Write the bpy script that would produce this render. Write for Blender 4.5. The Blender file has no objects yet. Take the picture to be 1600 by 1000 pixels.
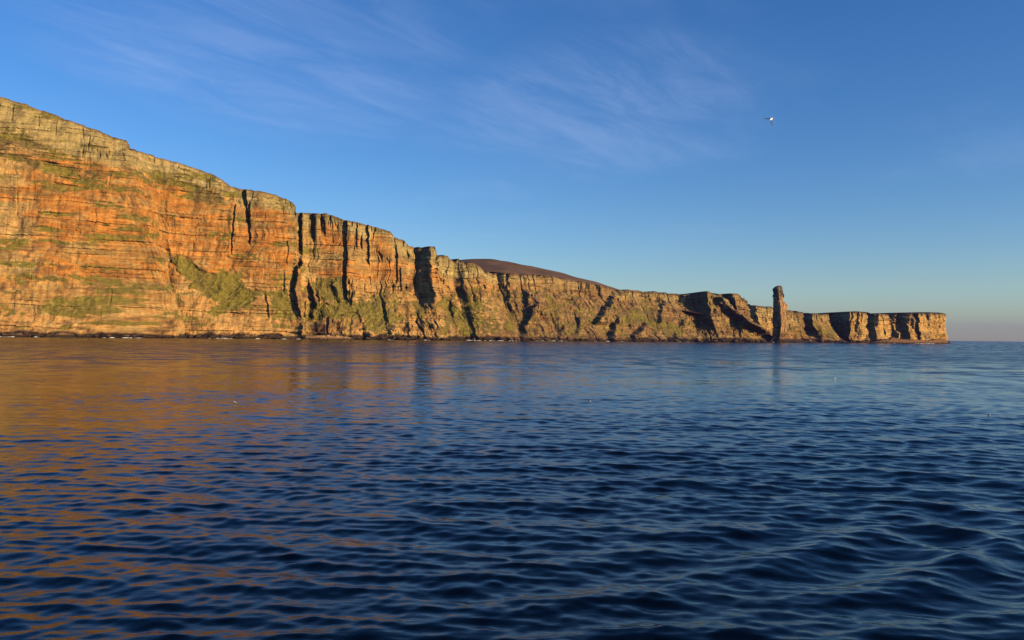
import bpy, bmesh, math, random
import numpy as np

# ---------------------------------------------------------------- camera
sc = bpy.context.scene
F = 1244.4                       # focal length in 1600-px picture widths (28 mm on 36 mm)
CAM_H = 10.0                     # deck of the ship above the sea
PITCH = math.radians(1.10)
ROLL = math.radians(0.673)
fw = np.array([0, math.cos(PITCH), math.sin(PITCH)])
r0 = np.array([1.0, 0, 0]); u0 = np.array([0, -math.sin(PITCH), math.cos(PITCH)])
rt = math.cos(ROLL) * r0 + math.sin(ROLL) * u0
up = -math.sin(ROLL) * r0 + math.cos(ROLL) * u0
EYE = np.array([0, 0, CAM_H])
from mathutils import Matrix, Vector
cam_data = bpy.data.cameras.new('camera')
cam = bpy.data.objects.new('camera', cam_data)
sc.collection.objects.link(cam)
cam_data.lens = 28.0; cam_data.sensor_width = 36.0
cam_data.clip_start = 0.5; cam_data.clip_end = 60000
M = Matrix(((rt[0], up[0], -fw[0], 0), (rt[1], up[1], -fw[1], 0), (rt[2], up[2], -fw[2], CAM_H), (0, 0, 0, 1)))
cam.matrix_world = M
sc.camera = cam

# ---------------------------------------------------------------- sky, sun, exposure
SUN_AZ = 60.0                    # degrees: to the right of straight behind the camera
SUN_EL = 12.0
az = math.radians(SUN_AZ); el = math.radians(SUN_EL)
sun_dir = Vector((math.sin(az) * math.cos(el), -math.cos(az) * math.cos(el), math.sin(el)))
world = bpy.data.worlds.new('World'); sc.world = world; world.use_nodes = True
wt = world.node_tree; wn = wt.nodes; wl = wt.links
wn.clear()
w_out = wn.new('ShaderNodeOutputWorld'); w_bg = wn.new('ShaderNodeBackground')
sky = wn.new('ShaderNodeTexSky'); sky.sky_type = 'NISHITA'; sky.sun_disc = False
sky.sun_elevation = el; sky.sun_rotation = math.radians(180.0 - SUN_AZ)
sky.air_density = 1.0; sky.dust_density = 0.35; sky.ozone_density = 3.8; sky.altitude = 0.0
w_bg.inputs['Strength'].default_value = 0.13
hs = wn.new('ShaderNodeHueSaturation'); hs.inputs['Saturation'].default_value = 1.2; hs.inputs['Hue'].default_value = 0.512
wl.new(sky.outputs['Color'], hs.inputs['Color'])

def wmath(op, a, b=None, c=None):
    n = wn.new('ShaderNodeMath'); n.operation = op
    for i, v in enumerate((a, b, c)):
        if v is None: continue
        if isinstance(v, (int, float)): n.inputs[i].default_value = v
        else: wl.new(v, n.inputs[i])
    return n.outputs[0]
# thin cirrus on a flat layer high above: direction -> plane coordinates
tc = wn.new('ShaderNodeTexCoord'); sep = wn.new('ShaderNodeSeparateXYZ')
wl.new(tc.outputs['Generated'], sep.inputs[0])
zc = wmath('MAXIMUM', sep.outputs['Z'], 0.02)
zz = wmath('ADD', zc, 0.10)
cu = wmath('DIVIDE', sep.outputs['X'], zz); cv = wmath('DIVIDE', sep.outputs['Y'], zz)
comb = wn.new('ShaderNodeCombineXYZ'); wl.new(cu, comb.inputs[0]); wl.new(cv, comb.inputs[1])
def plane_uv(px, py):
    d = fw + rt * ((px - 800) / F) - up * ((py - 500) / F); d = d / np.linalg.norm(d)
    return d[0] / (d[2] + 0.10), d[1] / (d[2] + 0.10)
mp = wn.new('ShaderNodeMapping'); _a = np.array(plane_uv(860, 150)); _b = np.array(plane_uv(1000, 215)); _th = math.atan2(_b[1] - _a[1], _b[0] - _a[0])
mp.vector_type = 'TEXTURE'; mp.inputs['Rotation'].default_value = (0, 0, _th); mp.inputs['Scale'].default_value = (1.3, 0.42, 1)
mp.inputs['Location'].default_value = (1.1, 4.3, 0)
wl.new(comb.outputs[0], mp.inputs[0])
n1 = wn.new('ShaderNodeTexNoise'); n1.inputs['Scale'].default_value = 2.6; n1.inputs['Detail'].default_value = 11; n1.inputs['Roughness'].default_value = 0.66; n1.inputs['Distortion'].default_value = 0.55
wl.new(mp.outputs[0], n1.inputs['Vector'])
n2 = wn.new('ShaderNodeTexNoise'); n2.inputs['Scale'].default_value = 1.3; n2.inputs['Detail'].default_value = 4; n2.inputs['Roughness'].default_value = 0.5
mp2 = wn.new('ShaderNodeMapping'); mp2.inputs['Location'].default_value = (7.3, 2.2, 0); wl.new(comb.outputs[0], mp2.inputs[0])
wl.new(mp2.outputs[0], n2.inputs['Vector'])
def wramp(v, lo, hi):
    n = wn.new('ShaderNodeMapRange'); n.interpolation_type = 'SMOOTHSTEP'
    n.inputs['From Min'].default_value = lo; n.inputs['From Max'].default_value = hi
    wl.new(v, n.inputs['Value']); return n.outputs[0]
def veil(px, py, hw, hh):
    """one drifting bank of cirrus: an ellipse on the cloud layer, with ragged edges"""
    u0_, v0_ = plane_uv(px, py); ua, _ = plane_uv(px + hw, py); _, va = plane_uv(px, py + hh)
    du = wmath('DIVIDE', wmath('SUBTRACT', cu, float(u0_)), float(abs(ua - u0_))); dv = wmath('DIVIDE', wmath('SUBTRACT', cv, float(v0_)), float(abs(va - v0_)))
    d2 = wmath('ADD', wmath('MULTIPLY', du, du), wmath('MULTIPLY', dv, dv))
    d2 = wmath('ADD', d2, wmath('MULTIPLY', wmath('SUBTRACT', n2.outputs['Fac'], 0.5), 2.2))
    return wmath('SUBTRACT', 1.0, wramp(d2, 0.0, 1.5))
banks = wmath('MAXIMUM', veil(430, 85, 380, 120), veil(930, 180, 280, 100))
banks = wmath('MAXIMUM', banks, wmath('MULTIPLY', wramp(n2.outputs['Fac'], 0.50, 0.75), 0.45))
cl = wmath('MULTIPLY', wmath('ADD', wmath('MULTIPLY', wramp(n1.outputs['Fac'], 0.30, 0.78), 0.8), 0.12), banks)
cl = wmath('MULTIPLY', cl, 0.28)
mixc = wn.new('ShaderNodeMix'); mixc.data_type = 'RGBA'
wl.new(cl, mixc.inputs['Factor']); wl.new(hs.outputs['Color'], mixc.inputs['A'])
mixc.inputs['B'].default_value = (2.9, 3.6, 5.4, 1)
wl.new(mixc.outputs['Result'], w_bg.inputs['Color']); wl.new(w_bg.outputs[0], w_out.inputs['Surface'])

sun_data = bpy.data.lights.new('sun', 'SUN'); sun_data.energy = 5.0; sun_data.angle = math.radians(0.53)
sun_data.color = (1.0, 0.75, 0.36)
sun = bpy.data.objects.new('sun', sun_data); sc.collection.objects.link(sun)
sun.rotation_euler = sun_dir.to_track_quat('Z', 'Y').to_euler(); sun.location = (300, -300, 400)

vs = sc.view_settings
vs.view_transform = 'Standard'; vs.look = 'None'; vs.gamma = 1.0; vs.use_curve_mapping = False
vs.exposure = 0.42
sc.render.engine = 'CYCLES'
sc.cycles.use_denoising = True
sc.cycles.max_bounces = 6; sc.cycles.diffuse_bounces = 0; sc.cycles.volume_bounces = 0

# ---------------------------------------------------------------- helpers
C = sc.collection
def px_dir(px, py):
    return fw + rt * ((px - 800) / F) - up * ((py - 500) / F)
def at_depth(px, py, d):
    return EYE + px_dir(px, py) * d
def on_sea(px, py, z=0.0):
    d = px_dir(px, py); t = (z - CAM_H) / d[2]
    return EYE + d * t
def project(P):
    q = P - EYE
    d = q @ fw
    return 800 + F * (q @ rt) / d, 500 - F * (q @ up) / d
def hz(px):                                       # picture row of the horizon
    return 500 + F * math.tan(PITCH) + (np.asarray(px) - 800) * math.tan(ROLL)

def _h(ix, iy, seed):
    n = (ix.astype(np.int64) * 374761393 + iy.astype(np.int64) * 668265263 + seed * 974634777) & 0xffffffff
    n = ((n ^ (n >> 13)) * 1274126177) & 0xffffffff
    n = ((n ^ (n >> 16)) * 2246822519) & 0xffffffff
    return ((n ^ (n >> 15)) & 0xffffff) / float(0xffffff)
def vnoise(x, y, seed=0):
    ix = np.floor(x); iy = np.floor(y); fx = x - ix; fy = y - iy
    fx = fx * fx * fx * (fx * (fx * 6 - 15) + 10); fy = fy * fy * fy * (fy * (fy * 6 - 15) + 10)
    a = _h(ix, iy, seed); b = _h(ix + 1, iy, seed); c = _h(ix, iy + 1, seed); d = _h(ix + 1, iy + 1, seed)
    return (a + (b - a) * fx) * (1 - fy) + (c + (d - c) * fx) * fy
def fbm(x, y, seed=0, oct=4, gain=0.5):
    s = 0; a = 1.0; t = 0
    for i in range(oct):
        s = s + a * vnoise(x * 2 ** i + 17.3 * i, y * 2 ** i - 9.1 * i, seed + i); t += a; a *= gain
    return s / t
def crag(x, y, seed=0, oct=3, gain=0.5):
    """like fbm but with straight facets and sharp creases"""
    s = 0; a = 1.0; t = 0
    for i in range(oct):
        xx = x * 2 ** i + 11.7 * i; yy = y * 2 ** i - 5.3 * i
        ix = np.floor(xx); iy = np.floor(yy); fx = xx - ix; fy = yy - iy
        A = _h(ix, iy, seed + i); B = _h(ix + 1, iy, seed + i); C_ = _h(ix, iy + 1, seed + i); D_ = _h(ix + 1, iy + 1, seed + i)
        up_ = fx > fy
        v = np.where(up_, A + (B - A) * fx + (D_ - B) * fy, A + (D_ - C_) * fx + (C_ - A) * fy)
        s = s + a * v; t += a; a *= gain
    return s / t
def ridged(x, y, seed=0, oct=3):
    s = 0; a = 1.0; t = 0
    for i in range(oct):
        s = s + a * (1 - np.abs(2 * vnoise(x * 2 ** i, y * 2 ** i, seed + i) - 1)); t += a; a *= 0.5
    return s / t
def sstep(a, b, x):
    t = np.clip((x - a) / (b - a), 0, 1); return t * t * (3 - 2 * t)
def mixv(a, b, t):
    return a * (1 - t[..., None]) + np.asarray(b) * t[..., None]

def tag(o, label=None, cat=None, group=None, kind=None):
    if label: o['label'] = label
    if cat: o['category'] = cat
    if group: o['group'] = group
    if kind: o['kind'] = kind
    return o
def mesh_obj(name, verts, faces, mat, parent=None, smooth=False, col=None):
    """verts (n,3) and faces (m,4) or (m,3) arrays -> one mesh object"""
    me = bpy.data.meshes.new(name)
    verts = np.ascontiguousarray(verts, dtype=np.float32); faces = np.ascontiguousarray(faces, dtype=np.int32)
    k = faces.shape[1]
    me.vertices.add(len(verts)); me.vertices.foreach_set('co', verts.ravel())
    me.loops.add(faces.size); me.loops.foreach_set('vertex_index', faces.ravel())
    me.polygons.add(len(faces)); me.polygons.foreach_set('loop_start', np.arange(0, faces.size, k, dtype=np.int32))
    me.polygons.foreach_set('use_smooth', np.full(len(faces), smooth, dtype=bool))
    me.update(calc_edges=True); me.validate()
    if col is not None:
        ca = me.color_attributes.new('tint', 'FLOAT_COLOR', 'POINT')
        rgba = np.ones((len(verts), 4), dtype=np.float32); rgba[:, :3] = col
        ca.data.foreach_set('color', rgba.ravel())
    me.materials.append(mat)
    o = bpy.data.objects.new(name, me); C.objects.link(o)
    if parent: o.parent = parent
    return o
def grid_faces(nr, nc):
    i = np.arange(nr - 1)[:, None] * nc + np.arange(nc - 1)[None, :]
    i = i.ravel()
    return np.stack([i, i + 1, i + nc + 1, i + nc], 1)

# ---------------------------------------------------------------- materials
def new_mat(name):
    m = bpy.data.materials.new(name); m.use_nodes = True
    return m, m.node_tree.nodes, m.node_tree.links, m.node_tree.nodes['Principled BSDF']
def rock_material():
    m, n, l, b = new_mat('sandstone')
    at = n.new('ShaderNodeAttribute'); at.attribute_name = 'tint'
    geo = n.new('ShaderNodeNewGeometry')
    mp = n.new('ShaderNodeMapping'); mp.inputs['Scale'].default_value = (0.13, 0.13, 0.36)      # thin beds
    l.new(geo.outputs['Position'], mp.inputs[0])
    a = n.new('ShaderNodeTexNoise'); a.inputs['Scale'].default_value = 1.0; a.inputs['Detail'].default_value = 6; a.inputs['Roughness'].default_value = 0.65
    l.new(mp.outputs[0], a.inputs['Vector'])
    mp2 = n.new('ShaderNodeMapping'); mp2.inputs['Scale'].default_value = (0.16, 0.16, 0.05)      # streaks that run down the face
    l.new(geo.outputs['Position'], mp2.inputs[0])
    c = n.new('ShaderNodeTexNoise'); c.inputs['Scale'].default_value = 1.0; c.inputs['Detail'].default_value = 4
    l.new(mp2.outputs[0], c.inputs['Vector'])
    r1 = n.new('ShaderNodeMapRange'); r1.inputs['From Min'].default_value = 0.25; r1.inputs['From Max'].default_value = 0.75
    r1.inputs['To Min'].default_value = 0.55; r1.inputs['To Max'].default_value = 1.4; l.new(a.outputs['Fac'], r1.inputs['Value'])
    r2 = n.new('ShaderNodeMapRange'); r2.inputs['From Min'].default_value = 0.3; r2.inputs['From Max'].default_value = 0.7
    r2.inputs['To Min'].default_value = 0.86; r2.inputs['To Max'].default_value = 1.12; l.new(c.outputs['Fac'], r2.inputs['Value'])
    mu = n.new('ShaderNodeMath'); mu.operation = 'MULTIPLY'; l.new(r1.outputs[0], mu.inputs[0]); l.new(r2.outputs[0], mu.inputs[1])
    mx = n.new('ShaderNodeVectorMath'); mx.operation = 'SCALE'; l.new(at.outputs['Color'], mx.inputs[0]); l.new(mu.outputs[0], mx.inputs['Scale'])
    l.new(mx.outputs[0], b.inputs['Base Color'])
    ad = n.new('ShaderNodeMath'); ad.operation = 'ADD'; l.new(a.outputs['Fac'], ad.inputs[0]); l.new(c.outputs['Fac'], ad.inputs[1])
    bp = n.new('ShaderNodeBump'); bp.inputs['Strength'].default_value = 0.5; bp.inputs['Distance'].default_value = 1.2
    l.new(ad.outputs[0], bp.inputs['Height']); l.new(bp.outputs[0], b.inputs['Normal'])
    b.inputs['Roughness'].default_value = 0.95; b.inputs['Specular IOR Level'].default_value = 0.1
    return m
def plain_noise_material(name, c1, c2, scale, rough=0.9, spec=0.2, bump=0.0, dist=0.1):
    m, n, l, b = new_mat(name)
    tcn = n.new('ShaderNodeTexCoord')
    a = n.new('ShaderNodeTexNoise'); a.inputs['Scale'].default_value = scale; a.inputs['Detail'].default_value = 6; a.inputs['Roughness'].default_value = 0.6
    l.new(tcn.outputs['Object'], a.inputs['Vector'])
    r = n.new('ShaderNodeValToRGB'); r.color_ramp.elements[0].position = 0.32; r.color_ramp.elements[1].position = 0.68
    r.color_ramp.elements[0].color = (*c1, 1); r.color_ramp.elements[1].color = (*c2, 1)
    l.new(a.outputs['Fac'], r.inputs[0]); l.new(r.outputs[0], b.inputs['Base Color'])
    if bump:
        bp = n.new('ShaderNodeBump'); bp.inputs['Strength'].default_value = bump; bp.inputs['Distance'].default_value = dist
        l.new(a.outputs['Fac'], bp.inputs['Height']); l.new(bp.outputs[0], b.inputs['Normal'])
    b.inputs['Roughness'].default_value = rough; b.inputs['Specular IOR Level'].default_value = spec
    return m
def water_material():
    m, n, l, b = new_mat('sea_water')
    geo = n.new('ShaderNodeNewGeometry')
    b.inputs['Base Color'].default_value = (0.0001, 0.0006, 0.0022, 1)
    b.inputs['Roughness'].default_value = 0.03; b.inputs['IOR'].default_value = 1.333; b.inputs['Specular IOR Level'].default_value = 0.35
    at = n.new('ShaderNodeAttribute'); at.attribute_name = 'chop'; l.new(at.outputs['Fac'], b.inputs['Roughness'])
    mp = n.new('ShaderNodeMapping'); mp.inputs['Rotation'].default_value = (0, 0, math.radians(-12)); mp.inputs['Scale'].default_value = (0.7, 1.5, 1)
    l.new(geo.outputs['Position'], mp.inputs[0])
    a = n.new('ShaderNodeTexNoise'); a.inputs['Scale'].default_value = 2.4; a.inputs['Detail'].default_value = 5; a.inputs['Roughness'].default_value = 0.55
    l.new(mp.outputs[0], a.inputs['Vector'])
    bp = n.new('ShaderNodeBump'); bp.inputs['Strength'].default_value = 0.3; bp.inputs['Distance'].default_value = 0.05
    l.new(a.outputs['Fac'], bp.inputs['Height']); l.new(bp.outputs[0], b.inputs['Normal'])
    return m
ROCK = rock_material()
WATER = water_material()
FOAM = plain_noise_material('foam', (0.62, 0.64, 0.66), (0.8, 0.8, 0.8), 0.8, 0.8)
HEATHER = plain_noise_material('heather', (0.105, 0.062, 0.040), (0.19, 0.115, 0.07), 0.018, 1.0, 0.05)
FEATHER = plain_noise_material('white_feathers', (0.72, 0.72, 0.72), (0.84, 0.84, 0.83), 9.0, 0.7)
WING = plain_noise_material('brown_feathers', (0.07, 0.045, 0.03), (0.13, 0.085, 0.055), 8.0, 0.7)
GREYW = plain_noise_material('grey_feathers', (0.22, 0.23, 0.25), (0.33, 0.34, 0.36), 9.0, 0.7)
BILL = plain_noise_material('horn', (0.45, 0.30, 0.10), (0.55, 0.38, 0.14), 20.0, 0.4)

# ---------------------------------------------------------------- sea
def build_sea():
    fine = np.radians(np.arange(-38.5, 38.51, 0.122)); rest = np.radians(np.arange(42, 318.1, 4.0))
    ang = np.concatenate([fine, rest]); ang = np.append(ang, ang[0] + 2 * math.pi)
    r = [4.0]
    while r[-1] < 900: r.append(r[-1] + (0.03 + 0.0024 * r[-1]) * (8.0 if r[-1] < 26 else 2.5 if r[-1] < 38 else 1))
    while r[-1] < 25000: r.append(r[-1] * 1.035)
    r = np.array(r)
    R, A = np.meshgrid(r, ang, indexing='ij')
    X = (R * np.sin(A)).astype(np.float32); Y = (R * np.cos(A) - 20.0).astype(np.float32)          # the fine mesh opens out from astern, so it is wide beside the ship too
    cell = np.maximum(np.gradient(r)[:, None] * np.ones_like(A), R * 0.0020)
    cell = np.where((A > math.radians(39)) & (A < math.radians(321)), np.maximum(cell, R * 0.07), cell).astype(np.float32)
    rng = np.random.RandomState(11)
    Z = np.zeros_like(X); DX = np.zeros_like(X); DY = np.zeros_like(X)
    lam = np.exp(np.linspace(math.log(0.25), math.log(14), 140)) * np.exp(rng.normal(0, 0.05, 140)); var = np.zeros_like(X)
    gust = ((0.30 + 1.25 * fbm(X / 48 + 3, Y / 30, 5, 4)) * (1 + 0.7 * np.exp(-(((X - 10) / 45) ** 2 + ((Y - 15) / 48) ** 2)))).astype(np.float32)
    for L in lam:
        k = 2 * math.pi / L
        th = math.radians(-96) + rng.normal(0, 0.44 if L < 4 else 0.34) + (0.7 if rng.rand() < 0.13 else 0.0)
        slope = 0.0205 * (1.0 if L < 1.5 else (1.5 / L) ** 0.9) * (1.0 if L > 0.6 else (L / 0.6) ** 0.5) * rng.uniform(0.55, 1.45)
        a = slope / k
        w = np.clip((L / cell - 2.2) / 2.0, 0, 1).astype(np.float32)
        var += (slope * gust) ** 2 * 0.5 * (1 - w * w)                 # slopes too small for the mesh become roughness
        sel = w.max(axis=1) > 0; nrow = int(np.nonzero(sel)[0].max()) + 1 if sel.any() else 0
        if not nrow: continue
        cx, cy = math.cos(th), math.sin(th)
        ph = (k * (cx * X[:nrow] + cy * Y[:nrow]) + rng.uniform(0, 6.283)).astype(np.float32)
        aw = a * w[:nrow] * gust[:nrow]
        Z[:nrow] += aw * np.cos(ph)
        s_ = np.sin(ph) * aw * 0.85
        DX[:nrow] -= cx * s_; DY[:nrow] -= cy * s_
    # the ship's own wake crossing the near water on the right
    for (cx0, cy0, rad, L, th, amp) in ((19, 35, 6, 5.5, math.radians(-48), 0.20), (25, 37, 6, 4.4, math.radians(196), 0.16),
                                        (13, 27, 6, 4.2, math.radians(-62), 0.11), (31, 52, 12, 6.0, math.radians(-120), 0.11), (2, 30, 5, 4.6, math.radians(-70), 0.09), (-12, 44, 9, 5.8, math.radians(-104), 0.10), (9, 62, 11, 7.0, math.radians(-85), 0.12), (45, 90, 18, 8.0, math.radians(-70), 0.14)):
        k = 2 * math.pi / L
        env = np.exp(-((X - cx0) ** 2 + (Y - cy0) ** 2) / (2 * rad * rad)) * amp
        ph = k * (math.cos(th) * (X - cx0) + math.sin(th) * (Y - cy0))
        Z += (env * np.cos(ph)).astype(np.float32)
        DX -= (env * 0.9 * math.cos(th) * np.sin(ph)).astype(np.float32); DY -= (env * 0.9 * math.sin(th) * np.sin(ph)).astype(np.float32)
    V = np.stack([X + DX, Y + DY, Z], -1).reshape(-1, 3)
    f = grid_faces(len(r), len(ang))[:, ::-1]
    nc = len(ang)
    # disc that closes the middle
    V = np.vstack([V, [[0, -20.0, 0]]]); ci = len(V) - 1
    i = np.arange(nc - 1)
    f = np.vstack([f, np.stack([np.full((nc - 1) // 2, ci), i[0:nc - 2:2][:(nc - 1) // 2], i[1:nc - 1:2][:(nc - 1) // 2], i[1:nc - 1:2][:(nc - 1) // 2] + 1], 1)])
    o = mesh_obj('sea', V, f, WATER, smooth=True)
    ro = ((0.62 * np.sqrt(1.414 * np.sqrt(var)) - 0.12) * (1 + sstep(120, 320, R) * (1.5 * sstep(0.40, 0.72, fbm(X / 7, Y / 8, 173, 4)) - 0.45)) + 0.14 * sstep(180, 520, R)).clip(0.008, 0.33).ravel(); ro = np.append(ro, 0.1).astype(np.float32)
    at = o.data.attributes.new('chop', 'FLOAT', 'POINT'); at.data.foreach_set('value', ro)
    tag(o, 'dark blue choppy sea reflecting the orange cliffs', kind='structure')
build_sea()

# ---------------------------------------------------------------- cliffs
# outline of the land against the sky (picture px, row), from left to right
SIL = np.array([(-700, 60), (-300, 95), (-150, 120), (0, 152), (40, 163), (80, 178), (120, 193), (160, 207), (172, 211), (176, 215), (186, 217), (199, 221), (204, 231),
    (206, 233), (240, 243), (290, 259), (330, 272), (355, 287), (361, 292), (385, 295), (430, 304), (454, 314), (461, 321), (464, 332),
    (510, 334), (540, 343), (580, 352), (610, 362), (617, 371), (633, 376), (639, 385), (660, 388), (665, 385.5), (680, 387.5), (684, 401), (699, 401.5), (704, 409),
    (714, 408), (718, 405), (724, 406), (731, 411), (752, 417), (756, 425), (770, 427.5), (800, 428.5), (850, 431), (900, 440), (940, 447), (960, 452), (1000, 455),
    (1050, 459.5), (1080, 461), (1095, 459), (1107, 456.5), (1115, 459), (1128, 460.5), (1141, 458.8), (1155, 459.5), (1161, 466), (1170, 474), (1180, 477.5), (1214, 482),
    (1230, 486), (1270, 490), (1291, 492.2), (1314, 489.5), (1338, 487.5), (1360, 489.5), (1390, 492), (1420, 490.3), (1455, 489.2), (1472, 490), (1490, 491), (1700, 494)], float)
# foot of the wall in plan: (picture px, distance in metres)
NODES = np.array([(-700, 880), (-420, 960), (-150, 1042), (0, 1088), (100, 1115), (203, 1140), (214, 1166), (238, 1212), (300, 1240), (385, 1262), (464, 1282), (467, 1330), (480, 1346),
    (492, 1345), (540, 1352), (618, 1385), (638, 1400), (642, 1414), (650, 1420), (672, 1404), (684, 1412), (687, 1470), (704, 1478), (708, 1484), (724, 1480), (756, 1500), (762, 1570),
    (778, 1620), (790, 1612), (850, 1655), (900, 1690), (950, 1740), (1000, 1800), (1050, 1850), (1078, 1905), (1104, 1850), (1128, 1900), (1134, 1915), (1143, 1880), (1160, 1905), (1172, 1975),
    (1190, 2030), (1222, 2105), (1252, 2155), (1256, 2205), (1268, 2180), (1292, 2230), (1297, 2400), (1328, 2250), (1352, 2275), (1355, 2305), (1366, 2290), (1388, 2325), (1392, 2350), (1400, 2340), (1404, 2375), (1417, 2345),
    (1426, 2360), (1429, 2400), (1435, 2385), (1455, 2440), (1473, 2500), (1480, 2620), (1500, 2950), (1560, 3600)], float)
# how far the face leans out towards the sea (metres) at height fractions 0..1, for stretches of coast
UF = np.array([0, .04, .10, .20, .30, .42, .52, .62, .70, .76, .84, .92, 1.0])
PROF = {-700: [26, 22, 17, 12, 10, 7, 5, 3, 1, -3, -7, -9, -14],
        200:  [26, 22, 17, 13, 10, 7, 5, 3, 1, -1, -4, -7, -12],
        230:  [34, 30, 25, 17, 11, 7, 5, 3, 1, 0, -3, -6, -12],
        455:  [30, 26, 22, 15, 10, 6, 4, 3, 1, 0, -1, -2, -5],
        500:  [58, 52, 44, 34, 23, 10, 6, 4, 2, 1, 0, 0, -3],
        620:  [62, 56, 48, 36, 25, 12, 6, 4, 2, 1, 0, 0, -3],
        700:  [72, 66, 56, 44, 32, 20, 10, 5, 3, 1, 0, 0, -2],
        760:  [84, 78, 68, 56, 44, 32, 24, 16, 8, 3, 1, 0, -2],
        830:  [96, 90, 80, 68, 56, 44, 36, 26, 17, 6, 2, 0, -2],
        950:  [96, 90, 80, 66, 56, 48, 38, 28, 18, 9, 3, 0, -2],
        1090: [86, 80, 70, 58, 48, 40, 33, 25, 16, 8, 3, 0, -2],
        1150: [66, 60, 52, 44, 36, 30, 24, 17, 11, 6, 3, 0, -2],
        1190: [24, 20, 15, 10, 8, 6, 5, 4, 3, 2, 1, 0, -2],
        1240: [34, 30, 24, 16, 10, 7, 5, 4, 3, 2, 1, 0, -2],
        1285: [70, 62, 50, 38, 28, 20, 13, 8, 5, 3, 1, 0, -2],
        1325: [22, 16, 10, 6, 4, 3, 3, 2, 2, 1, 1, 0, -2],
        1480: [22, 14, 8, 5, 4, 3, 2, 2, 1, 1, 1, 0, -2]}
pk = np.array(sorted(PROF)); pv = np.array([PROF[k] for k in pk], float)

# clefts cut into the face: axis in picture px/row, half width px, depth m
CLEFTS = [([(147, 328), (150, 340), (147, 350)], 1.6, 2.0), ([(172, 272), (170, 292)], 1.4, 2.2), ([(50, 474), (52, 500)], 2.2, 2.4), ([(174, 452), (172, 474)], 1.8, 2.2), ([(262, 470), (265, 490)], 2.0, 2.2), ([(258, 326), (261, 352)], 1.6, 2.4),
    ([(302, 376), (299, 402)], 1.6, 2.4), ([(246, 486), (249, 514)], 2.4, 2.6), ([(128, 200), (130, 214)], 1.8, 2.6), ([(60, 176), (62, 196)], 1.3, 2.2), ([(20, 164), (19, 188)], 1.8, 2.6),
    ([(380, 296), (386, 346)], 3.2, 17), ([(366, 322), (361, 392)], 1.3, 8), ([(388, 318), (390, 378)], 1.9, 12), ([(448, 380), (446, 412)], 2.2, 5),
    ([(443, 425), (443, 455)], 1.2, 5), ([(414, 462), (419, 492)], 2.0, 8),
    ([(466, 330), (466, 400), (461, 430), (455, 452), (461, 480), (470, 500), (468, 522)], 5.0, 24), ([(474, 470), (475, 505)], 2.0, 8), ([(488, 336), (490, 372)], 3.0, 14), ([(504, 342), (507, 366)], 2.2, 9),
    ([(538, 342), (539, 390), (537, 440), (541, 470)], 3.0, 17), ([(541, 440), (544, 476)], 4.5, 10), ([(556, 348), (556, 384)], 1.6, 8), ([(573, 350), (575, 412)], 2.6, 13), ([(585, 352), (584, 372)], 1.3, 5),
    ([(619, 385), (620, 440)], 2.0, 11), ([(625, 420), (626, 450)], 1.6, 9), ([(616, 372), (617, 440)], 1.3, 6), ([(662, 388), (652, 412)], 1.5, 6), ([(700, 470), (706, 500)], 4, 12), ([(728, 480), (738, 520), (743, 531)], 3.2, 14),
    ([(634, 505), (637, 525)], 2.0, 8), ([(700, 405), (696, 430)], 1.4, 6), ([(773, 428), (771, 440)], 3.0, 9), ([(793, 430), (790, 448)], 4, 10), ([(905, 440), (903, 462)], 3, 8), ([(916, 442), (914, 460)], 2, 7),
    ([(930, 446), (934, 460)], 2, 7), ([(1064, 460), (1064, 474)], 2, 9), ([(1072, 461), (1072, 475)], 1.6, 8), ([(1258, 490), (1260, 515), (1264, 524)], 4, 14), ([(1340, 490), (1338, 515)], 1.2, 7), ([(1346, 489), (1344, 500)], 0.9, 6), ([(1360, 490), (1358, 512)], 4.2, 14), ([(1369, 491), (1367, 508)], 1.8, 12),
    ([(1394, 492), (1398, 505)], 4.5, 14), ([(1404, 495), (1402, 515)], 3.5, 12), ([(1415, 491), (1414, 532)], 3.0, 16), ([(1426, 490), (1424, 512)], 1.4, 10), ([(1432, 490), (1429, 520)], 1.3, 10)]
# spurs that stand out with a steep left flank and an easy right flank: axis (edge), left px, right px, height m
SPURS = [([(668, 420), (676, 470)], 3, 14, 6.8), ([(690, 430), (692, 470)], 2, 9, 4.08), ([(724, 425), (727, 470)], 3, 22, 4), ([(836, 470), (828, 482), (815, 512), (811, 530)], 4, 26, 17.68), ([(819, 455), (823, 478)], 2.5, 12, 9.52),
    ([(958, 458), (944, 480), (927, 504)], 4, 30, 20.4), ([(960, 494), (951, 530)], 3.5, 18, 16.32), ([(1034, 470), (1026, 502)], 3, 18, 12.24), ([(1006, 506), (994, 518), (985, 533)], 3.5, 24, 17.68), ([(1055, 520), (1049, 533)], 3, 18, 10.88), ([(1072, 492), (1062, 510)], 2.5, 14, 6.8),
    ([(1114, 462), (1128, 482), (1152, 500), (1184, 520)], 6, 16, 34), ([(1104, 457), (1106, 480)], 2, 12, 6.8), ([(1143, 460), (1146, 485)], 2, 12, 6.12), ([(880, 505), (872, 532)], 5, 20, 8.16), ([(790, 500), (788, 530)], 5, 22, 8.16), ([(905, 492), (900, 520)], 4, 16, 6.12), ([(1092, 505), (1090, 530)], 4, 16, 6.8),
    ([(1278, 505), (1284, 532)], 4, 16, 6.8), ([(560, 480), (575, 525)], 6, 14, 5.44), ([(600, 470), (612, 528)], 5, 22, 6.8), ([(655, 480), (662, 525)], 5, 16, 6.8), ([(480, 430), (492, 470), (486, 500)], 6, 14, 9.52), ([(521, 440), (530, 470)], 5, 10, 6.12), ([(672, 500), (680, 525)], 4, 12, 5.44), ([(208, 240), (222, 275), (240, 360), (258, 424)], 30, 8, 4)]
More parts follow.
